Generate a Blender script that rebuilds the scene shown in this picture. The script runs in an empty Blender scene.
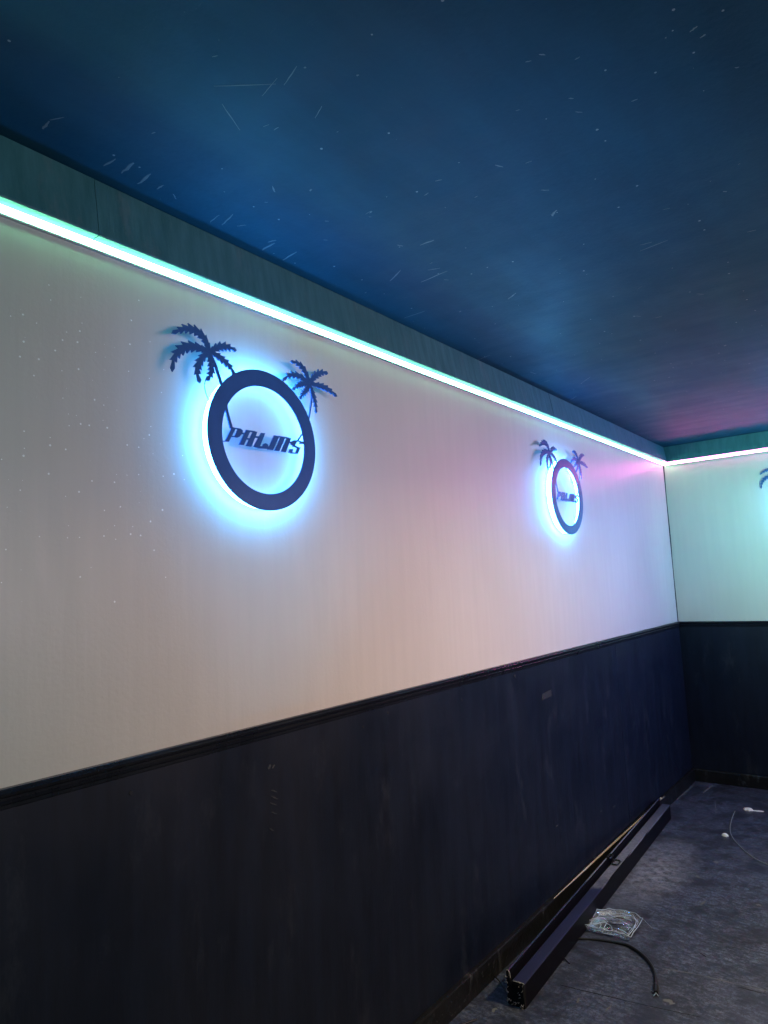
import bpy, bmesh, math, random
from mathutils import Vector, Matrix
random.seed(7)
C = bpy.context.scene.collection
# ------------------------------------------------------------------ camera
YAW, PITCH, ROLL, F, CX, CZ = -0.659800816, 0.110529119, -0.0476232528, 680.255567, 1.5585155, 1.6
L = 5.7674          # back wall
W = 3.7             # right wall
Y0 = -2.2           # wall behind the camera
def cam_axes():
    cy, sy = math.cos(YAW), math.sin(YAW)
    f = Vector((sy*math.cos(PITCH), cy*math.cos(PITCH), math.sin(PITCH)))
    r = Vector((cy, -sy, 0)); u = r.cross(f)
    return r*math.cos(ROLL)+u*math.sin(ROLL), -r*math.sin(ROLL)+u*math.cos(ROLL), f
RR, UU, FF = cam_axes()
EYE = Vector((CX, 0, CZ))
def at(px, py, ax, val):
    """pixel -> point of the place on the plane axis=val"""
    d = RR*((px-384)/F) - UU*((py-512)/F) + FF
    t = (val-EYE[ax])/d[ax]
    return EYE + d*t
cd = bpy.data.cameras.new('camera'); cam = bpy.data.objects.new('camera', cd); C.objects.link(cam)
m = Matrix((RR, UU, -FF)).transposed().to_4x4(); m.translation = EYE
cam.matrix_world = m
cd.sensor_fit = 'VERTICAL'; cd.sensor_height = 24; cd.lens = F/1024*24; cd.clip_start = .02
bpy.context.scene.camera = cam

# ------------------------------------------------------------------ materials
def mat(name):
    mt = bpy.data.materials.new(name); mt.use_nodes = True
    nt = mt.node_tree; b = nt.nodes['Principled BSDF']
    return mt, nt, b
class NT:
    def __init__(s, nt): s.nt = nt
    def n(s, typ, **k):
        nd = s.nt.nodes.new(typ)
        for a, v in k.items():
            if a in ('inputs',):
                for i, w in v.items(): nd.inputs[i].default_value = w
            else: setattr(nd, a, v)
        return nd
    def l(s, a, b): s.nt.links.new(a, b)
    def coord(s, scale=(1, 1, 1), rot=(0, 0, 0)):
        g = s.n('ShaderNodeNewGeometry'); mp = s.n('ShaderNodeMapping')
        mp.inputs['Scale'].default_value = scale; mp.inputs['Rotation'].default_value = rot
        s.l(g.outputs['Position'], mp.inputs['Vector']); return mp.outputs[0]
    def noise(s, vec, scale, detail=4, rough=.55, dist=0):
        n = s.n('ShaderNodeTexNoise'); n.inputs['Scale'].default_value = scale
        n.inputs['Detail'].default_value = detail; n.inputs['Roughness'].default_value = rough
        n.inputs['Distortion'].default_value = dist
        s.l(vec, n.inputs['Vector']); return n.outputs['Fac']
    def ramp(s, fac, stops):
        r = s.n('ShaderNodeValToRGB'); e = r.color_ramp.elements
        while len(e) < len(stops): e.new(.5)
        for i, (p, c) in enumerate(stops):
            e[i].position = p; e[i].color = (c, c, c, 1) if not isinstance(c, tuple) else c+(1,)
        s.l(fac, r.inputs[0]); return r.outputs[0]
    def mix(s, fac, a, b, mode='MIX'):
        x = s.n('ShaderNodeMix', data_type='RGBA', blend_type=mode)
        for sock, v in ((0, fac), (6, a), (7, b)):
            if hasattr(v, 'is_linked') or hasattr(v, 'links'): s.l(v, x.inputs[sock])
            elif isinstance(v, tuple): x.inputs[sock].default_value = v+(1,)
            else: x.inputs[sock].default_value = v
        return x.outputs[2]
    def math(s, op, a, b=0, clamp=False):
        x = s.n('ShaderNodeMath', operation=op, use_clamp=clamp)
        for i, v in enumerate((a, b)):
            if hasattr(v, 'links'): s.l(v, x.inputs[i])
            else: x.inputs[i].default_value = v
        return x.outputs[0]
    def bump(s, h, strength, dist=.002, normal=None):
        b = s.n('ShaderNodeBump'); b.inputs['Strength'].default_value = strength; b.inputs['Distance'].default_value = dist
        s.l(h, b.inputs['Height'])
        if normal is not None: s.l(normal, b.inputs['Normal'])
        return b.outputs[0]
def simple(name, col, rough=.5, metal=0, spec=.5, noise_amt=.15, scale=30):
    mt, nt, b = mat(name); t = NT(nt)
    f = t.noise(t.coord(), scale)
    c = t.mix(f, tuple(x*(1-noise_amt) for x in col), tuple(min(1, x*(1+noise_amt)) for x in col))
    t.l(c, b.inputs['Base Color'])
    b.inputs['Roughness'].default_value = rough; b.inputs['Metallic'].default_value = metal
    b.inputs['Specular IOR Level'].default_value = spec
    return mt
def emis(name, col, strength, extra=None):
    mt, nt, b = mat(name)
    b.inputs['Base Color'].default_value = (.8, .8, .8, 1)
    b.inputs['Emission Color'].default_value = col+(1,); b.inputs['Emission Strength'].default_value = strength
    b.inputs['Roughness'].default_value = .4
    return mt

# upper wall: satin off-white paint, roller texture, faint drips, glitter specks
def wall_paint():
    mt, nt, b = mat('painted_wall'); t = NT(nt)
    big = t.noise(t.coord((1, 1, 1)), 1.3, 3)
    vert = t.noise(t.coord((9, 9, .7)), 3, 4)
    c = t.mix(t.ramp(big, [(.3, 0.), (.7, 1.)]), (.62, .55, .49), (.68, .61, .55))
    c = t.mix(t.ramp(vert, [(.35, .35), (.65, 0.)]), c, (.58, .52, .47))
    # glitter specks, gathered on one stretch of wall
    v = t.n('ShaderNodeTexVoronoi', feature='F1', voronoi_dimensions='2D'); v.inputs['Scale'].default_value = 30
    g0 = t.n('ShaderNodeNewGeometry'); s0 = t.n('ShaderNodeSeparateXYZ'); cb = t.n('ShaderNodeCombineXYZ')
    t.l(g0.outputs['Position'], s0.inputs[0]); t.l(s0.outputs[1], cb.inputs[0]); t.l(s0.outputs[2], cb.inputs[1]); t.l(cb.outputs[0], v.inputs['Vector'])
    sx = t.n('ShaderNodeSeparateColor'); t.l(v.outputs['Color'], sx.inputs[0])
    dot = t.math('MULTIPLY', t.math('LESS_THAN', v.outputs['Distance'], t.math('MULTIPLY', sx.outputs[1], .08)), t.math('GREATER_THAN', sx.outputs[0], .45))
    g = t.n('ShaderNodeNewGeometry'); sp = t.n('ShaderNodeSeparateXYZ'); t.l(g.outputs['Position'], sp.inputs[0])
    my = t.math('SUBTRACT', 1.18, sp.outputs[1]); my = t.math('MULTIPLY', my, 4, True)
    mz = t.math('MULTIPLY', t.math('SUBTRACT', sp.outputs[2], 1.5), 3, True)
    mz2 = t.math('MULTIPLY', t.math('SUBTRACT', 2.42, sp.outputs[2]), 6, True)
    mask = t.math('MULTIPLY', t.math('MULTIPLY', my, mz), mz2)
    rnd = t.math('GREATER_THAN', mask, sx.outputs[2])
    c = t.mix(t.math('MULTIPLY', dot, rnd), c, (1., .98, .95))
    t.l(c, b.inputs['Base Color'])
    rgh = t.ramp(t.noise(t.coord((6, 6, 1)), 4), [(.3, .33), (.7, .45)])
    t.l(rgh, b.inputs['Roughness'])
    b.inputs['Specular IOR Level'].default_value = .55
    n1 = t.bump(t.noise(t.coord(), 90, 3), .35, .0015)
    n2 = t.bump(t.noise(t.coord((10, 10, .5)), 3.5, 3), .16, .004, n1)
    n3 = t.bump(t.noise(t.coord((1, 1, 3)), 5, 3), .15, .004, n2)
    t.l(n3, b.inputs['Normal'])
    return mt
WALL = wall_paint()
def dark_paint(name, c0, c1, rough, bumpv, scuff=.0, scale=(5, 5, .6), spec=.28):
    mt, nt, b = mat(name); t = NT(nt)
    f = t.noise(t.coord(scale), 4, 6, .65)
    c = t.mix(t.ramp(f, [(.32, 0.), (.68, 1.)]), c0, c1)
    if scuff:
        s = t.ramp(t.noise(t.coord((3, 3, 1.2)), 2.2, 8, .75), [(.56, 0.), (.75, scuff)])
        c = t.mix(s, c, (.2, .21, .24))
    t.l(c, b.inputs['Base Color'])
    r = t.ramp(t.noise(t.coord(), 3, 5), [(.3, rough-.07), (.7, rough+.1)])
    t.l(r, b.inputs['Roughness']); b.inputs['Specular IOR Level'].default_value = spec
    n1 = t.bump(t.noise(t.coord(scale), 12, 4), bumpv, .003)
    n2 = t.bump(t.noise(t.coord(), 110, 2), bumpv*.6, .001, n1)
    t.l(n2, b.inputs['Normal'])
    return mt
WAINSCOT = dark_paint('black_panel_paint', (.0035, .006, .014), (.0065, .011, .025), .42, .3, .10, (5, 5, .6), .36)
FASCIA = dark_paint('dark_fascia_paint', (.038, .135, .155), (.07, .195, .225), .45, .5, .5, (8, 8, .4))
RAIL = dark_paint('black_rail_gloss', (.005, .006, .010), (.009, .010, .016), .3, .15)
BASEB = dark_paint('black_baseboard_paint', (.006, .0065, .008), (.011, .0115, .013), .4, .6, .45, (4, 4, 4))
def ceil_mat():
    mt, nt, b = mat('dark_ceiling_paint'); t = NT(nt)
    f = t.noise(t.coord((2, .5, 1), (0, 0, .3)), 3, 6, .6)
    c = t.mix(t.ramp(f, [(.3, 0.), (.7, 1.)]), (.007, .060, .112), (.012, .084, .15))
    # small paint flecks
    v = t.n('ShaderNodeTexVoronoi', feature='F1', voronoi_dimensions='2D'); v.inputs['Scale'].default_value = 13
    t.l(t.coord(), v.inputs['Vector'])
    sx = t.n('ShaderNodeSeparateColor'); t.l(v.outputs['Color'], sx.inputs[0])
    dot = t.math('MULTIPLY', t.math('LESS_THAN', v.outputs['Distance'], t.math('MULTIPLY', sx.outputs[1], .045)), t.math('GREATER_THAN', sx.outputs[0], .75))
    c = t.mix(dot, c, (.3, .33, .36))
    # faint brushed scuffing
    s = t.ramp(t.noise(t.coord((3, 14, 1), (0, 0, .9)), 5, 8, .8), [(.62, 0.), (.78, .35)])
    s = t.math('MULTIPLY', s, t.ramp(t.noise(t.coord(), 1.1, 2), [(.45, 0.), (.62, 1.)]))
    c = t.mix(s, c, (.3, .33, .37))
    t.l(c, b.inputs['Base Color'])
    t.l(t.ramp(t.noise(t.coord((1, 3, 1)), 4, 5), [(.3, .48), (.7, .6)]), b.inputs['Roughness'])
    b.inputs['Specular IOR Level'].default_value = .3
    n1 = t.bump(t.noise(t.coord(), 60, 4), .35, .002)
    n2 = t.bump(t.noise(t.coord((1, 1, 1)), 2.5, 3), .3, .01, n1)
    t.l(n2, b.inputs['Normal'])
    return mt
CEIL = ceil_mat()
def floor_mat():
    mt, nt, b = mat('worn_grey_floor'); t = NT(nt)
    f = t.noise(t.coord(), 2.2, 8, .7)
    c = t.mix(t.ramp(f, [(.33, 0.), (.7, 1.)]), (.018, .023, .048), (.05, .062, .115))
    fine = t.noise(t.coord((1, 2.2, 1), (0, 0, .5)), 26, 8, .8)
    c = t.mix(t.ramp(fine, [(.46, 0.), (.64, .8)]), c, (.17, .19, .27))
    fine2 = t.noise(t.coord((2.5, 1, 1), (0, 0, .2)), 40, 6, .8)
    c = t.mix(t.ramp(fine2, [(.38, .75), (.52, 0.)]), c, (.012, .013, .02))
    patch = t.noise(t.coord(), 5.5, 5, .75)
    c = t.mix(t.ramp(patch, [(.4, .8), (.54, 0.)]), c, (.016, .018, .03))
    # chalky dust beside the beam
    g = t.n('ShaderNodeNewGeometry')
    d = t.n('ShaderNodeVectorMath', operation='DISTANCE')
    mp = t.n('ShaderNodeMapping'); mp.inputs['Scale'].default_value = (2.6, 1, 1)
    t.l(g.outputs['Position'], mp.inputs['Vector']); t.l(mp.outputs[0], d.inputs[0]); d.inputs[1].default_value = (.24*2.6, 3.95, 0)
    near = t.ramp(d.outputs['Value'], [(.15, 1.), (.6, 0.)])
    dn = t.ramp(t.noise(t.coord(), 22, 8, .85), [(.42, 0.), (.58, 1.)])
    c = t.mix(t.math('MULTIPLY', t.math('MULTIPLY', near, t.math('ADD', t.math('MULTIPLY', dn, .6), .15)), .7), c, (.42, .42, .48))
    t.l(c, b.inputs['Base Color'])
    t.l(t.ramp(t.noise(t.coord(), 3, 6), [(.35, .32), (.65, .6)]), b.inputs['Roughness'])
    n1 = t.bump(fine, .35, .002); t.l(t.bump(f, .3, .006, n1), b.inputs['Normal'])
    return mt
FLOOR = floor_mat()
SCRATCH = simple('bare_plaster', (.20, .235, .27), .8)
SCUFF = simple('grey_scuff', (.035, .038, .045), .7)
DUSTMARK = simple('chalk_dust', (.13, .135, .155), .9)
CRACK = simple('dark_gap', (.012, .014, .02), .8)
SIGNBLACK = simple('satin_black_board', (.035, .11, .32), .32, 0, .5)  # backlight bloom mixed into the black as an even blue
ALU = simple('aluminium', (.45, .47, .5), .4, .9)
RAW = simple('raw_chipped_wood', (.62, .52, .42), .8, 0, .3, .35, 40)
def beam_mat():
    mt, nt, b = mat('dark_painted_beam'); t = NT(nt)
    f = t.noise(t.coord(), 14, 6, .7)
    c = t.mix(f, (.003, .003, .005), (.006, .006, .010))
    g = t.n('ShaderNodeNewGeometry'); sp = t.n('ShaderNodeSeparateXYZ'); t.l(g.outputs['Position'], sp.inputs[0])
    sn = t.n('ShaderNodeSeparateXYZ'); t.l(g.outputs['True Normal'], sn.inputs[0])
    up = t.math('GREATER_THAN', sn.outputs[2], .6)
    c = t.mix(t.math('MULTIPLY', up, .9), c, (.022, .026, .075))  # upward faces tinted navy, sides near black: shade put into the colour
    # settled dust with a grazing sheen painted in, stronger on the far half
    y = t.math('ADD', sp.outputs[1], t.math('MULTIPLY', t.noise(t.coord(), 9, 4), .5))
    d = t.math('MULTIPLY', t.math('MULTIPLY', t.math('SUBTRACT', y, 3.55), 5, True), t.math('MULTIPLY', t.math('SUBTRACT', 5.25, y), 1.1, True))
    d = t.math('MULTIPLY', d, t.ramp(t.noise(t.coord(), 55, 6, .8), [(.38, .45), (.6, 1.)]))
    c = t.mix(t.math('MULTIPLY', up, d), c, (.24, .24, .29))
    t.l(c, b.inputs['Base Color']); b.inputs['Roughness'].default_value = .38
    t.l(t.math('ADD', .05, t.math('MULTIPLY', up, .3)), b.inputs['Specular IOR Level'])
    t.l(t.bump(f, .25, .002), b.inputs['Normal'])
    return mt
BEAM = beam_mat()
TORN = simple('torn_beam_end', (.012, .012, .014), .9, 0, .2, .6, 60)
FIBRE = simple('pale_torn_fibre', (.45, .43, .4), .8)
RUBBER = simple('black_rubber', (.012, .012, .014), .38)
GREYWIRE = simple('grey_wire', (.22, .25, .28), .35)
PAPER = simple('white_scrap', (.85, .85, .85), .8, 0, .3, .05)
GREEN = emis('green_led_diffuser', (.25, 1., .54), 18)
PINK = emis('pink_led_diffuser', (1., .12, .52), 42)
BLUE = emis('blue_led', (.05, .41, 1.), 56)
BLUE_IN = emis('blue_led_inner_face', (.07, .36, 1.), 32)
CLEAR, _nt, _b = mat('clear_plastic')
_b.inputs['Base Color'].default_value = (.92, .95, 1, 1); _b.inputs['Roughness'].default_value = .08
_b.inputs['IOR'].default_value = 1.45; _b.inputs['Transmission Weight'].default_value = .93
_t = NT(_nt); _t.l(_t.bump(_t.noise(_t.coord(), 35, 3), .5, .004), _b.inputs['Normal'])

# ------------------------------------------------------------------ helpers
def obj(name, bm, mats, parent=None, smooth=False):
    me = bpy.data.meshes.new(name)
    bmesh.ops.recalc_face_normals(bm, faces=bm.faces[:])
    bm.to_mesh(me); bm.free()
    for x in (mats if isinstance(mats, (list, tuple)) else [mats]): me.materials.append(x)
    if smooth:
        for p in me.polygons: p.use_smooth = True
    o = bpy.data.objects.new(name, me); C.objects.link(o)
    if parent is not None: o.parent = parent
    return o
def struct(name, bm, mats, smooth=False):
    o = obj(name, bm, mats, None, smooth); o['kind'] = 'structure'; return o
def thing(name, label, cat, loc=(0, 0, 0), rz=0, group=None):
    o = bpy.data.objects.new(name, None); C.objects.link(o); o.empty_display_size = .05
    o.location = loc; o.rotation_euler = (0, 0, rz); o['label'] = label; o['category'] = cat
    if group: o['group'] = group
    return o
def tag(o, label, cat, group=None):
    o['label'] = label; o['category'] = cat
    if group: o['group'] = group
    return o
def box(bm, a, b, mi=0):
    vs = [bm.verts.new((x, y, z)) for x in (a[0], b[0]) for y in (a[1], b[1]) for z in (a[2], b[2])]
    for f in ((0, 1, 3, 2), (4, 6, 7, 5), (0, 4, 5, 1), (2, 3, 7, 6), (0, 2, 6, 4), (1, 5, 7, 3)):
        bm.faces.new([vs[i] for i in f]).material_index = mi
def loft(bm, secs, cap=True, mi=0, closed=True):
    """sections: lists of equally many points"""
    rows = [[bm.verts.new(p) for p in s] for s in secs]
    n = len(rows[0])
    for a, b in zip(rows, rows[1:]):
        for i in range(n if closed else n-1):
            j = (i+1) % n
            bm.faces.new((a[i], a[j], b[j], b[i])).material_index = mi
    if cap:
        bm.faces.new(rows[0][::-1]).material_index = mi; bm.faces.new(rows[-1]).material_index = mi
def plate(bm, poly, y0, y1, mi=0):
    """polygon in (x,z) extruded between y0 and y1"""
    b2 = bmesh.new()
    f = b2.faces.new([b2.verts.new((x, y0, z)) for x, z in poly])
    g = bmesh.ops.extrude_face_region(b2, geom=[f])
    for v in g['geom']:
        if isinstance(v, bmesh.types.BMVert): v.co.y = y1
    bmesh.ops.recalc_face_normals(b2, faces=b2.faces[:])
    bmesh.ops.triangulate(b2, faces=[x for x in b2.faces if len(x.verts) > 4])
    vm = {v: bm.verts.new(v.co) for v in b2.verts}
    for fc in b2.faces:
        try: bm.faces.new([vm[v] for v in fc.verts]).material_index = mi
        except ValueError: pass
    b2.free()
def spline(pts, n=8):
    out = []; P = [Vector(p) for p in pts]
    P = [P[0]*2-P[1]]+P+[P[-1]*2-P[-2]]
    for i in range(1, len(P)-2):
        for k in range(n):
            t = k/n; a, b, c, d = P[i-1], P[i], P[i+1], P[i+2]
            out.append(.5*((2*b)+(c-a)*t+(2*a-5*b+4*c-d)*t*t+(3*b-a-3*c+d)*t**3))
    out.append(P[-2]); return out
def tube(bm, pts, r, seg=8, n=8, mi=0, raw=False):
    P = [Vector(p) for p in pts] if raw else spline(pts, n)
    secs = []; up = Vector((0, 0, 1))
    for i, p in enumerate(P):
        t = (P[min(i+1, len(P)-1)]-P[max(i-1, 0)]).normalized()
        a = t.cross(up)
        if a.length < .05: a = t.cross(Vector((1, 0, 0)))
        a.normalize(); b = t.cross(a)
        rr = r(i/(len(P)-1)) if callable(r) else r
        secs.append([p+(a*math.cos(q)+b*math.sin(q))*rr for q in (2*math.pi*k/seg for k in range(seg))])
    loft(bm, secs, True, mi)
def sliver(bm, a, b, w, nrm, h=.0006, mi=1):
    """a low streak lying on a surface from a to b"""
    a, b, nrm = Vector(a), Vector(b), Vector(nrm)
    d = b-a; s = d.cross(nrm).normalized()
    k = 5; secs = []
    for i in range(k+1):
        t = i/k; ww = w*(.25+.75*math.sin(math.pi*min(max(t, .06), .94)))*random.uniform(.7, 1.2)/2
        p = a+d*t+s*random.uniform(-.2, .2)*w
        secs.append([p-s*ww-nrm*.0004, p+s*ww-nrm*.0004, p+s*ww*.7+nrm*h, p-s*ww*.7+nrm*h])
    loft(bm, secs, True, mi)
def copy_tree(o, parent=None):
    c = o.copy(); C.objects.link(c); c.parent = parent
    for ch in [x for x in bpy.data.objects if x.parent == o]: copy_tree(ch, c)
    return c

# ------------------------------------------------------------------ the room
ZR = 1.2205                      # top of the chair rail
def zc(y): return 2.670-.0063*y  # ceiling falls a little towards the back
bm = bmesh.new(); box(bm, (-.12, Y0, 0), (0, L, 2.9)); struct('wall_left', bm, WALL)
bm = bmesh.new(); box(bm, (-.12, L, 0), (W+.12, L+.12, 2.9)); struct('wall_back', bm, WALL)
bm = bmesh.new(); box(bm, (W, Y0, 0), (W+.12, L, 2.9)); struct('wall_right', bm, FASCIA)
bm = bmesh.new(); box(bm, (-.12, Y0-.12, 0), (W+.12, Y0, 2.9)); struct('wall_front', bm, FASCIA)
# ceiling with scraped marks
bm = bmesh.new()
loft(bm, [[(0, Y0, zc(Y0)), (W, Y0, zc(Y0)), (W, Y0, 2.85), (0, Y0, 2.85)], [(0, L, zc(L)), (W, L, zc(L)), (W, L, 2.85), (0, L, 2.85)]])
def on_ceiling(px, py):
    p = at(px, py, 2, 2.66)
    return at(px, py, 2, zc(p.y))
def cs(x0, y0, x1, y1, w=.006): sliver(bm, on_ceiling(x0, y0), on_ceiling(x1, y1), w, (0, 0, -1))
for q in [(104, 166, 116, 159, .008), (121, 173, 134, 163, .010), (138, 184, 151, 174, .010), (157, 189, 163, 185, .006), (43, 129, 49, 121, .008),
          (50, 120, 64, 117, .003), (210, 222, 219, 215, .005), (222, 225, 233, 214, .006), (262, 250, 275, 243, .010), (268, 242, 276, 240, .006), (283, 260, 297, 252, .009),
          (237, 226, 246, 225, .004), (173, 194, 176, 199, .003), (222, 104, 240, 130, .003), (214, 86, 276, 84, .0022), (284, 85, 297, 66, .0025), (262, 96, 277, 78, .002),
          (315, 118, 322, 106, .002), (390, 281, 401, 270, .006), (421, 282, 447, 271, .006), (428, 270, 440, 268, .004), (397, 245, 403, 246, .006), (420, 245, 434, 240, .008),
          (404, 318, 425, 311, .004), (552, 216, 556, 210, .012), (541, 190, 549, 190, .004), (640, 251, 668, 240, .004), (640, 245, 652, 242, .004),
          (508, 299, 516, 293, .006), (544, 382, 550, 380, .006), (530, 372, 536, 374, .005), (478, 360, 490, 355, .006), (655, 318, 662, 316, .005), (690, 32, 697, 26, .006),
          (700, 38, 705, 34, .005), (495, 165, 503, 167, .005), (272, 186, 275, 192, .005), (580, 384, 590, 377, .005), (570, 400, 577, 396, .006), (747, 232, 756, 230, .004)]:
    cs(*q)
for i in range(46):
    x, y = random.uniform(150, 740), random.uniform(30, 400)
    if y > 150+x*.40 - 20: continue
    l = random.uniform(1.2, 5); a = random.choice((-.5, -.35, .1, -.8)); 
    cs(x, y, x+l*math.cos(a)*1.6, y+l*math.sin(a), random.uniform(.0015, .004))
for q in [(310, 191, 311.5, 189, .007), (370, 213, 371.5, 211, .006), (357, 76, 358.5, 74.5, .006), (304, 68, 306, 67, .005), (365, 293, 366, 292, .006), (724, 346, 726, 345, .01), (459, 312, 461, 311, .007)]:
    cs(*q)
struct('ceiling', bm, [CEIL, SCRATCH])
# floor with dust marks
bm = bmesh.new(); box(bm, (0, Y0, -.1), (W, L, 0))
def fs(x0, y0, x1, y1, w=.006, mi=1, h=.0005): sliver(bm, at(x0, y0, 2, 0), at(x1, y1, 2, 0), w, (0, 0, 1), h, mi)
for q in [(662, 968, 700, 975, .006), (700, 975, 740, 985, .007), (740, 985, 768, 991, .006), (664, 999, 674, 1004, .03), (696, 875, 699, 878, .02),
          (672, 908, 675, 906, .02), (714, 861, 718, 863, .03), (700, 905, 706, 900, .012), (756, 904, 762, 906, .02), (703, 793, 712, 785, .02), (676, 800, 694, 785, .012),
          (697, 783, 715, 786, .010), (641, 925, 652, 929, .003), (715, 800, 716, 815, .006), (605, 1012, 612, 1004, .006), (624, 958, 650, 964, .003),
          (540, 985, 543, 980, .012), (577, 1003, 579, 998, .012), (455, 1006, 460, 1004, .01), (492, 1012, 496, 1008, .02)]:
    fs(*q)
for q in [(560, 985, 640, 1004, .004), (640, 1004, 700, 1017, .004), (738, 987, 766, 994, .006), (700, 953, 706, 957, .006)]: fs(*q, mi=2)
for i in range(70):
    x, y = random.uniform(600, 768), random.uniform(800, 1020)
    if at(x, y, 2, 0).x < .26: continue
    l = random.uniform(.5, 2.2); a = random.uniform(0, 3)
    fs(x, y, x+l*math.cos(a), y+l*math.sin(a)*.6, random.uniform(.004, .008))
struct('floor', bm, [FLOOR, DUSTMARK, CRACK])

# wainscot panels (8 mm boards) with open joints, lightly proud of one another
def panels(name, ys, side):
    bm = bmesh.new()
    for i, (a, b) in enumerate(zip(ys, ys[1:])):
        t = .008+(.0006 if i % 2 else 0)
        if side == 'left': box(bm, (0, a+.0003, .0), (t, b-.0003, 1.19))
        else: box(bm, (a+.0003, L-t, 0), (b-.0003, L, 1.19))
    return bm
bm = panels('', [Y0, .30, 2.74, 4.30, 4.62, L-.008], 'left')
# scuff, plugged hole, nail heads
def on_wall(px, py, x=.0095): return at(px, py, 0, x)
for q in [(268, 769, 271, 765, .010), (272, 768, 275, 765, .008), (271, 790, 277, 792, .004), (271, 796, 278, 799, .004), (270, 803, 277, 805, .004), (271, 812, 277, 814, .003), (269, 828, 274, 831, .003), (613, 808, 615, 806, .008), (556, 827, 558, 825, .008), (600, 812, 602, 811, .008), (667, 735, 669, 742, .006)]:
    sliver(bm, on_wall(q[0], q[1]), on_wall(q[2], q[3]), q[4], (1, 0, 0), .0005, 1)
def nail(px, py, r):
    c = on_wall(px, py); n = 10
    loft(bm, [[(c.x-.001, c.y+math.cos(2*math.pi*k/n)*r*s, c.z+math.sin(2*math.pi*k/n)*r*s) for k in range(n)] for s in (1,)] +
         [[(c.x+.0008, c.y+math.cos(2*math.pi*k/n)*r*.8, c.z+math.sin(2*math.pi*k/n)*r*.8) for k in range(n)]], True, 2)
nail(131, 793, .006); nail(388, 713, .005); nail(363, 727, .004); nail(515, 676, .008); nail(462, 700, .004)
p0, p1 = on_wall(542, 701), on_wall(551.5, 689)
loft(bm, [[(.006, p0.y, p0.z), (.006, p1.y, p0.z+.004), (.006, p1.y-.01, p1.z), (.006, p0.y+.012, p1.z-.006)],
          [(.0108, p0.y+.004, p0.z+.004), (.0108, p1.y-.004, p0.z+.007), (.0108, p1.y-.012, p1.z-.004), (.0108, p0.y+.016, p1.z-.01)]], True, 2)
struct('trim_1', bm, [WAINSCOT, SCUFF, CRACK])
bm = panels('', [.0, 1.6, W], 'back'); struct('trim_2', bm, WAINSCOT)
# moulded chair rail, profile in (depth, z)
PROF = [(0, -.044), (.008, -.044), (.010, -.041), (.010, -.034), (.014, -.031), (.0145, -.026), (.012, -.023), (.012, -.019), (.018, -.015), (.020, -.009), (.017, -.005), (.017, -.002), (.015, 0), (0, 0)]
bm = bmesh.new(); loft(bm, [[(d, y, ZR+z) for d, z in PROF] for y in (Y0, L)]); struct('trim_3', bm, RAIL)
bm = bmesh.new(); loft(bm, [[(x, L-d, ZR+z) for d, z in PROF] for x in (0.0, W)]); struct('trim_4', bm, RAIL)
# baseboards, slightly wavy and chipped
def base_prof(t=.018, h=.092): return [(0, 0), (t, 0), (t, h-.006), (t-.003, h), (0, h)]
bm = bmesh.new(); loft(bm, [[(.009+d, y, z+random.uniform(-.0012, .0012)) for d, z in base_prof()] for y in [Y0+i*(L-Y0)/80 for i in range(81)]])
for i in range(40):
    y = random.uniform(2.1, 3.6); z = random.uniform(.01, .075)
    sliver(bm, (.027, y, z), (.027, y+random.uniform(.003, .012), z+random.uniform(-.006, .006)), random.uniform(.002, .005), (1, 0, 0), .0006, 1)
# bare wood where the top edge is split away
n = 30; secs = []
for i in range(n+1):
    y = 3.15+(4.95-3.15)*i/n; e = math.sin(math.pi*min(max(i/n, .02), .98))**.9
    e *= random.uniform(.8, 1.1); w = .0005+.0065*e; h = .0925-.001
    secs.append([(.0272-w, y, h), (.0272, y, h-.0005-.004*e), (.0276, y, h-.001-.003*e), (.0276, y, h+.0008), (.0272-w*.3, y, h+.0012+.0015*e), (.0272-w, y, h+.0012)])
loft(bm, secs, True, 2)
struct('baseboard_left', bm, [BASEB, SCUFF, RAW])
bm = bmesh.new(); loft(bm, [[(x, L-.009-d, z+random.uniform(-.001, .001)) for d, z in base_prof()] for x in [.027+i*(W-.03)/40 for i in range(41)]])
struct('baseboard_back', bm, BASEB)
# fascia boards between strip and ceiling, leaning out at the bottom
ZB = 2.503
FP = lambda y, s=0: [(0, ZB), (.042-s, ZB), (.044-s, ZB+.004), (.020-s, zc(y)-.002), (0, zc(y))]
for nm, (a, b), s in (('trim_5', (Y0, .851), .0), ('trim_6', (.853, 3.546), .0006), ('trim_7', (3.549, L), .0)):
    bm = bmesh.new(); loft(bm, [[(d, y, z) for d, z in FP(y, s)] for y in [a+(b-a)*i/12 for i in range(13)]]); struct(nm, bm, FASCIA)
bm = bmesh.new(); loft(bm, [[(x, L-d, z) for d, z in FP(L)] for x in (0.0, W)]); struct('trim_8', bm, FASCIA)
# dark caulked gap up the corner of the two walls
bm = bmesh.new(); secs = []
for i in range(21):
    z = ZR+(2.48-ZR)*i/20; w = .0035+.0035*(math.sin(i*.7)*.4+.6)*(1 if i > 8 else .7)
    secs.append([(0, L, z), (w, L, z), (w*.3, L-w*.3, z), (0, L-w*1.2, z)])
loft(bm, secs); struct('trim_9', bm, CRACK)

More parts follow.
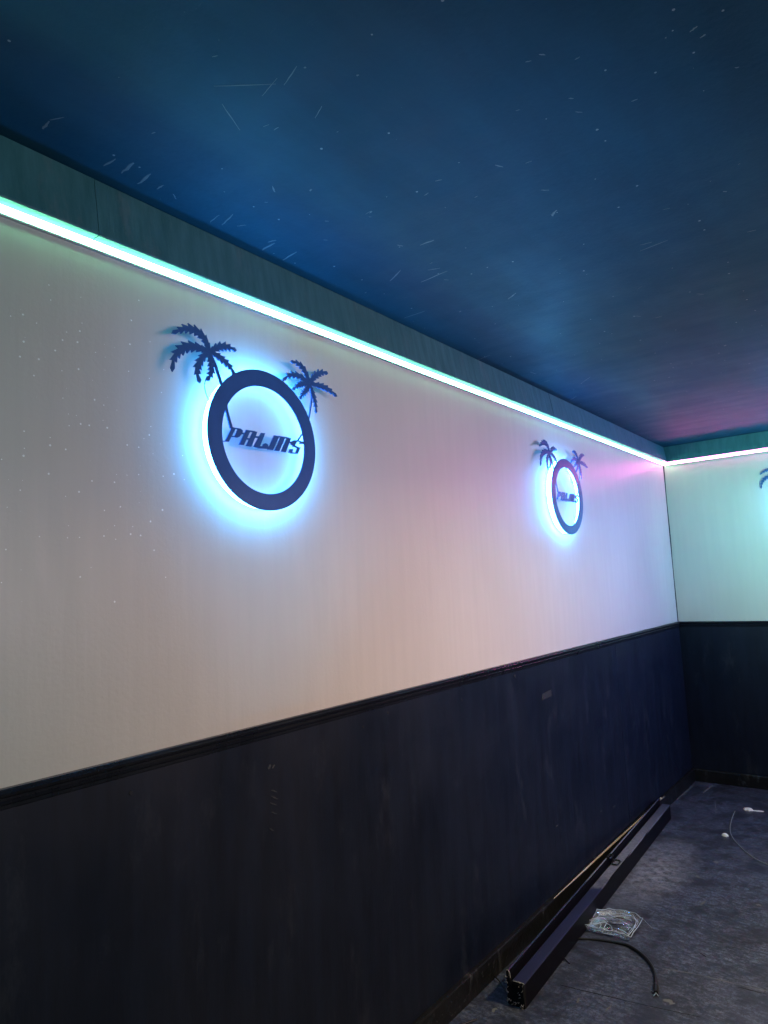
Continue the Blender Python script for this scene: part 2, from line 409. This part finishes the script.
# ------------------------------------------------------------------ LED strips under the fascia
def strip(label, frm, to, em, axis):
    t = thing('led_strip_light', label, 'light', (0, 0, 0))
    def P(s, d, z): return {'l': (d, s, z), 'b': (s, L-d, z), 'r': (W-d, s, z), 'f': (s, Y0+d, z)}[axis]
    z0 = 2.480
    bm = bmesh.new()
    loft(bm, [[P(s, d, z) for d, z in ((0.0, z0), (.0095, z0), (.010, z0+.004), (.008, z0+.0045), (.003, z0+.005), (.003, z0+.0225), (.0, z0+.0225))] for s in (frm, to)])
    obj('housing', bm, ALU, t)
    bm = bmesh.new()
    loft(bm, [[P(s, d, z) for d, z in ((.0032, z0+.0052), (.013, z0+.0052), (.016, z0+.0085), (.017, z0+.013), (.016, z0+.018), (.013, z0+.0222), (.0032, z0+.0222))] for s in (frm, to)])
    obj('diffuser', bm, em, t, True)
    return t
strip('long green LED strip along the left wall under the dark fascia', Y0+.02, L-.004, GREEN, 'l')
strip('pink LED strip along the back wall under the dark fascia', .018, W-.001, PINK, 'b')


# ------------------------------------------------------------------ backlit signs (local frame: x right, z up, -y towards the room)
CY, CZS, SX = 1.3855, 2.061, .045
def sp_(px, py):
    p = at(px, py, 0, SX); return (p.y-CY, p.z-CZS)
def zoomer(ox, oy, s): return lambda q: sp_(ox+q[0]/s, oy+q[1]/s)
ZA = zoomer(160, 315, 8.533); ZBm = zoomer(270, 345, 9.6); ZD = zoomer(220, 422, 16.7); ZE = zoomer(262, 426, 16.7)
YF, YB = -.045, -.041      # front and back of the cut-out board
def frond(bm, pts, conv, wpx, y0, y1, teeth=8):
    P = spline([Vector((*conv(q), 0)) for q in pts], 8)
    cum = [0]
    for a, b in zip(P, P[1:]): cum.append(cum[-1]+(b-a).length)
    T = cum[-1]
    a, b = conv((400, 300)), conv((400, 300+wpx)); W_ = math.hypot(a[0]-b[0], a[1]-b[1])/2*1.35
    def pt(s):
        s = min(max(s, 0), 1)*T
        for i in range(1, len(P)):
            if cum[i] >= s:
                f = (s-cum[i-1])/max(cum[i]-cum[i-1], 1e-9); p = P[i-1].lerp(P[i], f); d = (P[i]-P[i-1]).normalized(); return p, d
        return P[-1], (P[-1]-P[-2]).normalized()
    env = lambda s: W_*(.38+.62*math.sin(math.pi*min(1, s*1.15+.08))**.8) if s < .85 else W_*.62*(1-s)/.15+W_*.08
    sides = []
    for sg in (1, -1):
        out = []
        for k in range(teeth):
            s0 = .03+.9*k/teeth; s1 = .03+.9*(k+1)/teeth
            p, d = pt(s0); nrm = Vector((-d.y, d.x, 0))*sg
            out.append(p+nrm*env(s0)*.5)
            s2 = s0+(s1-s0)*(1.0 if sg > 0 else 1.1)
            p, d = pt(s2); nrm = Vector((-d.y, d.x, 0))*sg
            out.append(p+nrm*env(s0)*1.15)
        sides.append(out)
    tip = P[-1]
    poly = [P[0]]+sides[0]+[tip]+sides[1][::-1]
    plate(bm, [(v.x, v.y) for v in poly], y0, y1)
def band(bm, pts, conv, w0, w1, y0, y1):
    P = spline([Vector((*conv(q), 0)) for q in pts], 6); A = []; B = []
    for i, p in enumerate(P):
        d = (P[min(i+1, len(P)-1)]-P[max(i-1, 0)]).normalized(); n = Vector((-d.y, d.x, 0)); w = (w0+(w1-w0)*i/(len(P)-1))/2
        A.append(p+n*w); B.append(p-n*w)
    plate(bm, [(v.x, v.y) for v in A+B[::-1]], y0, y1)
def make_sign(label):
    t = thing('palm_ring_sign', label, 'sign', (0, 0, 0), 0, 'backlit palm ring signs')
    N = 96; bm = bmesh.new()
    Ro, Ri = .2155, .165
    prof = [(Ro, YF+.0006), (Ro-.0006, YF), (Ri+.0006, YF), (Ri, YF+.0006), (Ri, YB), (Ro, YB)]
    ringv = [[bm.verts.new((math.cos(2*math.pi*k/N)*r, y, math.sin(2*math.pi*k/N)*r)) for r, y in prof] for k in range(N)]
    for k in range(N):
        a, b = ringv[k], ringv[(k+1) % N]
        for i in range(len(prof)): bm.faces.new((a[i], a[(i+1) % 6], b[(i+1) % 6], b[i]))
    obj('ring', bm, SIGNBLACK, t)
    # tall palm on the left
    bm = bmesh.new(); c0 = (425, 312)
    dy = 0
    for pts, w in [([c0, (395, 222), (340, 155), (285, 125), (220, 115), (150, 135), (103, 156)], 62),
                   ([c0, (350, 285), (280, 268), (210, 275), (150, 320), (118, 385), (108, 485)], 66),
                   ([c0, (372, 350), (330, 420), (320, 490), (346, 582)], 56),
                   ([c0, (440, 400), (440, 480), (406, 562)], 54),
                   ([c0, (500, 350), (560, 400), (605, 445), (640, 515)], 52),
                   ([c0, (490, 278), (545, 265), (590, 275), (655, 302)], 58)]:
        dy += .00006
        frond(bm, pts, ZA, w, YF-dy, YB, 8 if len(pts) > 6 else 6)
    band(bm, [(430, 320), (480, 440), (535, 610), (560, 690), (570, 800), (600, 920), (612, 965)], ZA, .0085, .0105, YF+.0005, YB+.0005)
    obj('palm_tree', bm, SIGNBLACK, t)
    # smaller palm on the right
    bm = bmesh.new(); c1 = (385, 378)
    for pts, w in [([c1, (352, 280), (312, 212), (255, 170), (200, 158)], 48),
                   ([c1, (320, 320), (260, 290), (200, 288), (150, 312), (128, 350)], 48),
                   ([c1, (320, 372), (270, 388), (218, 430)], 44),
                   ([c1, (352, 430), (312, 475), (285, 520)], 44),
                   ([c1, (420, 480), (438, 560), (445, 655)], 42),
                   ([c1, (470, 385), (550, 418), (600, 452), (645, 495)], 48),
                   ([c1, (415, 320), (455, 282), (500, 262), (557, 270)], 54)]:
        dy += .00006
        frond(bm, pts, ZBm, w, YF-dy, YB, 6)
    band(bm, [(385, 380), (403, 500), (392, 600), (377, 700), (360, 760), (330, 850)], ZBm, .0055, .0065, YF+.0005, YB+.0005)
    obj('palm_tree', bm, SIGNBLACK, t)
    # lettering
    def letter(polys, conv):
        bm = bmesh.new()
        for i, pl in enumerate(polys): plate(bm, [conv(q) for q in pl], YF-i*.00005, YB)
        o = obj('letter', bm, SIGNBLACK, t); return o
    letter([[(205, 82), (268, 98), (190, 250), (150, 330), (78, 325), (100, 290)], [(305, 103), (345, 108), (385, 140), (372, 190), (330, 245), (290, 262), (240, 250)],
            [(250, 92), (330, 106), (300, 122), (250, 116)], [(180, 230), (260, 232), (260, 252), (170, 252)], [(38, 312), (105, 312), (100, 328), (38, 326)], [(165, 20), (196, 20), (215, 100), (195, 110)]], ZD)
    letter([[(440, 128), (515, 142), (400, 386), (320, 378)], [(490, 137), (590, 150), (560, 174), (490, 162)], [(440, 262), (500, 272), (500, 300), (430, 292)],
            [(560, 147), (625, 165), (525, 414), (438, 400)], [(365, 178), (435, 180), (420, 208), (360, 200)]], ZD)
    letter([[(690, 180), (757, 188), (655, 442), (562, 412)], [(655, 405), (715, 400), (725, 366), (765, 352), (806, 376), (800, 447), (640, 440)], [(585, 235), (680, 240), (660, 270), (570, 262)]], ZD)
    letter([[(205, 155), (292, 166), (185, 402), (95, 390), (100, 340), (130, 335)], [(275, 163), (345, 172), (335, 192), (270, 184)], [(320, 170), (395, 182), (290, 418), (212, 410)],
            [(380, 180), (450, 194), (440, 212), (370, 200)], [(422, 190), (487, 205), (400, 440), (325, 425)], [(40, 345), (110, 345), (110, 378), (40, 372)]], ZE)
    letter([[(455, 262), (485, 262), (540, 235), (605, 240), (550, 325), (500, 322)], [(640, 255), (715, 262), (710, 300), (630, 300)], [(585, 236), (660, 250), (650, 266), (580, 258)],
            [(600, 352), (650, 356), (602, 465), (560, 462)], [(470, 385), (525, 385), (500, 460), (450, 440)], [(495, 438), (580, 445), (570, 465), (490, 458)], [(520, 318), (550, 322), (615, 353), (600, 372), (515, 338)],
            [(668, 125), (682, 135), (612, 245), (594, 238)]], ZE)
    # standoff blocks and LED tape on the back of the ring
    for k in range(4):
        bm = bmesh.new(); a = (math.radians(30), math.radians(-30), math.radians(150), math.radians(210))[k]; r = .208 if k < 2 else .173
        n = 10
        loft(bm, [[(math.cos(a)*r+math.cos(2*math.pi*j/n)*.003, y, math.sin(a)*r+math.sin(2*math.pi*j/n)*.003) for j in range(n)] for y in (0, YB)])
        obj('standoff', bm, ALU, t)
    bm = bmesh.new(); prof = [(.208, -.034), (.200, -.034), (.200, -.012), (.208, -.012)]
    rv = [[bm.verts.new((math.cos(2*math.pi*k/N)*r, y, math.sin(2*math.pi*k/N)*r)) for r, y in prof] for k in range(N)]
    for k in range(N):
        a, b = rv[k], rv[(k+1) % N]
        for i in range(4): bm.faces.new((a[i], a[(i+1) % 4], b[(i+1) % 4], b[i])).material_index = 0 if i == 3 else 1
    obj('led_tape', bm, [BLUE, BLUE_IN], t)
    return t
s1 = make_sign('black palm ring sign with blue backlight, the large near one on the left wall')
s1.location = (0, CY, CZS); s1.rotation_euler = (0, 0, math.pi/2)
s2 = copy_tree(s1); s2['label'] = 'black palm ring sign with blue backlight, farther along the left wall near the corner'
s2.location = (0, 3.652, CZS)
s3 = copy_tree(s1); s3['label'] = 'black palm ring sign on the back wall, cut off by the right edge'
s3.location = (1.022, L, CZS); s3.rotation_euler = (0, 0, 0)
bm = bmesh.new(); P = [ZA(q) for q in [(412, 520), (392, 560), (385, 610), (400, 680), (440, 745), (520, 830)]]
tube(bm, [(x, y, z) for (x, z), y in zip(P, (-.040, -.042, -.043, -.043, -.040, -.036))], .0012, 6)
obj('power_wire', bm, RUBBER, s1)

# ------------------------------------------------------------------ things on the floor
A0, A1 = Vector((.149, 2.444, 0)), Vector((.014+.017, 4.79, 0))
root = thing('wooden_beam', 'long dark painted beam with a raised lip lying on the floor along the left wall', 'beam', A0)
d = (A1-A0); ln = d.length; d.normalize(); s = Vector((d.y, -d.x, 0))
BP = [(0, 0), (.072, 0), (.075, .003), (.075, .086), (.072, .090), (.028, .090), (.024, .086), (.022, .076), (.014, .076), (.0135, .112), (.011, .119), (.007, .121), (.002, .118), (0, .110)]
bm = bmesh.new(); secs = []
for i in range(25):
    q = ln*i/24
    secs.append([d*q+s*u+Vector((0, 0, w)) for u, w in BP])
loft(bm, secs)
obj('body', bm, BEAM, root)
# ragged near end and pale torn fibres
bm = bmesh.new(); secs = []
for k, (e, sc) in enumerate(((.002, 1.0), (-.004, .97), (-.008, .80), (-.004, .5))):
    secs.append([-d*(-e)*1+s*(.037+(u-.037)*sc)+Vector((0, 0, max(.0, .05+(w-.05)*sc)))+Vector((0, random.uniform(-.003, .003), 0)) for u, w in BP])
loft(bm, secs); obj('torn_end', bm, TORN, root)
bm = bmesh.new()
for i in range(34):
    u, w = random.choice([(random.uniform(0, .075), random.uniform(0, .02)), (random.uniform(0, .008), random.uniform(0, .1)), (random.uniform(.05, .075), random.uniform(0, .09))])
    a = -d*.006+s*u+Vector((0, 0, w+.002)); 
    tube(bm, [a, a-d*.004+Vector((0, 0, random.uniform(-.003, .006))), a+s*random.uniform(-.008, .008)+Vector((0, 0, random.uniform(-.002, .008)))-d*.003], random.uniform(.0006, .0016), 5, 3)
e = -d*.003
tube(bm, [e+s*.004+Vector((0, 0, .121)), e+s*.010+Vector((0, 0, .122)), e+s*.016+Vector((0, 0, .114)), e+s*.018+Vector((0, 0, .100)), e+s*.014+Vector((0, 0, .085))], .0015, 6)
tube(bm, [e+s*.030+Vector((0, 0, .089)), e+s*.05+Vector((0, 0, .090)), e+s*.068+Vector((0, 0, .0905)), e+s*.074+Vector((0, 0, .088))], .0012, 6)
obj('torn_fibre', bm, FIBRE, root)
bm = bmesh.new(); e = d*(ln-.02)+s*.02+Vector((0, 0, .121))
tube(bm, [e, e+Vector((0, .004, .006)), e+Vector((.006, .01, .008))], .003, 6); obj('screw', bm, ALU, root)

# small square cable clip on the beam
o_ = A0+d*(3.70-2.444)+s*.046+Vector((0, 0, .0945))
bm = bmesh.new()
u = s*.034; v = d*.062
for cc, (uu, vv) in ((o_, (u, v)), (o_-s*.026+Vector((0, 0, .0305))-d*.01, (u*.6, v*.8))):
    pts = [cc-uu*.5-vv*.35, cc-uu*.35-vv*.5, cc+uu*.35-vv*.5, cc+uu*.5-vv*.35, cc+uu*.5+vv*.35, cc+uu*.35+vv*.5, cc-uu*.35+vv*.5, cc-uu*.5+vv*.35]
    tube(bm, pts+[pts[0]], .0042, 6, 1, raw=True)
a, b = o_-s*.008, o_-s*.022+Vector((0, 0, .031))-d*.005
tube(bm, [a, b], .002, 6, 1, raw=True)
tag(obj('cable_clip', bm, RUBBER), 'small black square wire clip resting on top of the long beam', 'clip')

# clear plastic food container lid, crumpled
root = thing('plastic_container', 'crumpled clear plastic food container lying on the floor beside the beam', 'container')
cor = [at(582.3, 926, 2, .022), at(597, 911, 2, .022), at(612, 910, 2, .022), at(634, 914, 2, .022), at(643, 920, 2, .022), at(631, 938, 2, .022), at(619, 935, 2, .02), at(603, 930.5, 2, .022)]
cen = sum(cor, Vector())/len(cor); root.location = (cen.x, cen.y, 0)
off = Vector((cen.x, cen.y, 0))
cor = [c-off for c in cor]; cn = Vector((0, 0, 0))
def loop(sc, z, wob=0):
    P = []
    n = len(cor)
    for i in range(n):
        a, b = cor[i], cor[(i+1) % n]
        for k in range(5):
            p = a.lerp(b, k/5); P.append(Vector((p.x*sc, p.y*sc, z+wob*math.sin(i*2.1+k*1.3))))
    return P
bm = bmesh.new()
loft(bm, [loop(1.0, .026, .003), loop(.97, .0265, .003), loop(.93, .018, .003), loop(.86, .002, .0), loop(.55, .003, .001), loop(.2, .006, .003)], False)
bmesh.ops.solidify(bm, geom=bm.faces[:], thickness=.0012)
obj('tray', bm, CLEAR, root, True)
bm = bmesh.new(); P = loop(1.0, .028, .003); tube(bm, P+[P[0]], .0014, 6, 1, raw=True)
P = loop(.80, .022, .004); tube(bm, P+[P[0]], .0008, 5, 1, raw=True)
obj('rim', bm, simple('cloudy_plastic', (.50, .60, .78), .2), root, True)
def cpt(px, py, z): return at(px, py, 2, z)-off
bm = bmesh.new()
for pts in ([(587, 921), (598, 917.5), (604, 918), (608, 922)], [(583, 925), (595, 924), (606, 922), (604, 928), (603, 933), (612, 934)], [(612, 923), (618, 923), (624, 923)], [(633, 915), (636, 921), (634, 928), (628, 936)],
            [(600, 912), (612, 914), (624, 918), (632, 921)], [(606, 923), (611, 926), (612, 931), (607, 933)], [(628, 930), (630, 927), (633, 931)], [(590, 926), (596, 930), (604, 930)], [(598, 914), (610, 917), (622, 916), (631, 920)], [(586, 919), (592, 921), (590, 925)], [(606, 912), (612, 916), (622, 921), (629, 925)], [(614, 928), (622, 930), (628, 934)], [(598, 920), (601, 925), (598, 929)], [(634, 918), (638, 922), (635, 928)]):
    tube(bm, [cpt(x, y, random.uniform(.014, .027)) for x, y in pts], random.uniform(.0007, .0015), 5, 4)
obj('crease', bm, simple('cloudy_plastic', (.50, .60, .78), .25), root, True)
bm = bmesh.new(); tube(bm, [at(643, 919, 2, .003), at(648, 924, 2, .006), at(652, 928, 2, .001)], .0012, 5)
tag(obj('plastic_strand', bm, GREYWIRE), 'thin clear strand poking out from the right of the plastic container', 'strand')

# cables
root = thing('power_cord', 'thick black power cord curving over the floor below the plastic container', 'cord', at(610, 940, 2, 0))
off = Vector(root.location)
bm = bmesh.new()
P = [(521, 964, .006), (530, 957, .006), (538, 948, .006), (546, 941.5, .006), (556, 938.5, .006), (575, 938.5, .006), (595, 939.5, .005), (613, 942, .005), (628, 945.5, .006), (640, 953, .007), (649, 962, .007), (654.5, 973, .007), (656, 985, .006)]
P = P[1:]
tube(bm, [at(x, y, 2, z)-off for x, y, z in P], lambda t: .0042+.0025*min(1, max(0, (t-.45)*5)), 10); obj('cable', bm, RUBBER, root, True)
bm = bmesh.new()
a = at(656, 984, 2, .008)-off; b = at(656, 993, 2, .008)-off
tube(bm, [a, a.lerp(b, .3), a.lerp(b, .5), b], lambda t: (.008, .011, .011, .009)[min(3, int(t*4))], 10, 1, raw=True)
obj('plug', bm, RUBBER, root)
bm = bmesh.new()
for dx in (-2.5, 2.5):
    c = at(656+dx, 996, 2, .006)-off; tube(bm, [b, c], .0022, 6, 1, raw=True)
c = at(651, 991, 2, .004)-off; tube(bm, [b, c], .003, 6, 1, raw=True)
obj('pin', bm, ALU, root)
bm = bmesh.new(); tube(bm, [at(559.5, 952, 2, .012), at(564, 958, 2, .008), at(569.5, 963.5, 2, .003)], .0028, 6)
tag(obj('cable_offcut', bm, RUBBER), 'short black cable offcut poking out from the side of the beam', 'cable')
bm = bmesh.new(); a, b = at(492, 974, 2, .004), at(508, 996, 2, .004)
tube(bm, [a, a.lerp(b, .5)+Vector((0, 0, .012)), b], .0024, 6)
tag(obj('thin_wire', bm, RUBBER), 'thin black wire reaching from the baseboard to the near end of the beam', 'wire')
bm = bmesh.new(); tube(bm, [at(462, 1024, 2, .004), at(470, 1021.5, 2, .004), at(477, 1019, 2, .003)], .003, 6)
tag(obj('cable_offcut', bm, RUBBER), 'dark cable offcut by the baseboard at the bottom edge of the photo', 'cable')
bm = bmesh.new()
tube(bm, [at(x, y, 2, .003) for x, y in [(735, 811), (731.5, 820), (730, 830), (733, 838), (738, 844), (746, 852), (756, 859), (768, 864.5), (790, 872)]], .0026, 6)
tag(obj('floor_cable', bm, GREYWIRE), 'thin grey cable curving across the floor at the right edge', 'cable')
# scraps
def scrap(px, py, w, dpt, h, label, tail=0):
    bm = bmesh.new(); c = at(px, py, 2, 0); n = 14
    secs = []
    rr = [random.uniform(.7, 1.15) for _ in range(n)]
    for sc, z in ((1, 0.0), (1.0, .003), (.75, h*.7), (.35, h)):
        secs.append([c+Vector((math.cos(2*math.pi*k/n)*w*rr[k]*sc, math.sin(2*math.pi*k/n)*dpt*rr[k]*sc, z)) for k in range(n)])
    loft(bm, secs)
    if tail: sliver(bm, c+Vector((w*.6, 0, .001)), c+Vector((w*.6+tail, .01, .001)), .02, (0, 0, 1), .002, 0)
    return tag(obj('paper_scrap', bm, PAPER), label, 'litter')
scrap(748.5, 810, .035, .028, .014, 'larger white paper scrap on the floor near the back wall', .07)
scrap(725, 836, .019, .018, .016, 'small white scrap on the floor beside the curved grey cable')

# ------------------------------------------------------------------ light
def area(name, loc, size, power, col, rot=(0, 0, 0), shape='DISK', spread=180):
    l = bpy.data.lights.new(name, 'AREA'); l.shape = shape
    if isinstance(size, tuple): l.size, l.size_y = size
    else: l.size = size
    l.energy = power; l.color = col; l.spread = math.radians(spread)
    o = bpy.data.objects.new(name, l); C.objects.link(o); o.location = loc; o.rotation_euler = rot; return o
RY = math.radians(90)
area('ceiling_lamp', (2.0, 2.9, 2.62), .25, 56, (1, .81, .46), spread=150)
area('right_blue_fill', (W-.06, 4.5, 1.7), .45, 27, (.28, .42, 1), (0, RY, 0), spread=76)  # added blue fill for the far left wall, no sign modelled here
area('left_blue_fill', (.06, -.88, 2.06), .45, 5, (.05, .38, 1), (0, -RY, 0))  # added blue light for the ceiling, as if from an unseen sign
area('right_green_fill', (W-.05, -.3, 1.9), (.1, 2.0), 4, (.12, 1., 1.), (0, RY, 0), 'RECTANGLE', 80)  # added green fill for the upper left wall, no fixture behind it
area('right_pink_fill', (W-.05, 2.3, 1.8), (.1, 2.4), 12, (1., .72, .80), (0, RY, 0), 'RECTANGLE', 72)  # added pink fill for the middle of the left wall, invented source
area('back_wall_fill', (1.25, 4.2, 1.95), .3, 7, (.36, 1., .80), (RY, 0, math.radians(10)), spread=88)  # added teal light in mid-room to tint the back wall, no fixture
def spot(name, loc, aim, power, col, deg, blend=1, rad=.08):
    l = bpy.data.lights.new(name, 'SPOT'); l.energy = power; l.color = col; l.spot_size = math.radians(deg); l.spot_blend = blend; l.shadow_soft_size = rad
    o = bpy.data.objects.new(name, l); C.objects.link(o); o.location = loc
    o.rotation_euler = (Vector(aim)-Vector(loc)).to_track_quat('-Z', 'Y').to_euler(); return o
spot('ceiling_blue_fill', (.62, 1.10, .12), (.42, 1.75, 2.65), 130, (.03, .50, 1), 50)  # added blue spot to brighten the ceiling by the left wall, invented source
w = bpy.data.worlds.new('world'); bpy.context.scene.world = w; w.use_nodes = True
w.node_tree.nodes['Background'].inputs[0].default_value = (.02, .025, .04, 1)
vs = bpy.context.scene.view_settings
vs.view_transform = 'Standard'; vs.look = 'None'; vs.gamma = 1; vs.exposure = 0; vs.use_curve_mapping = False
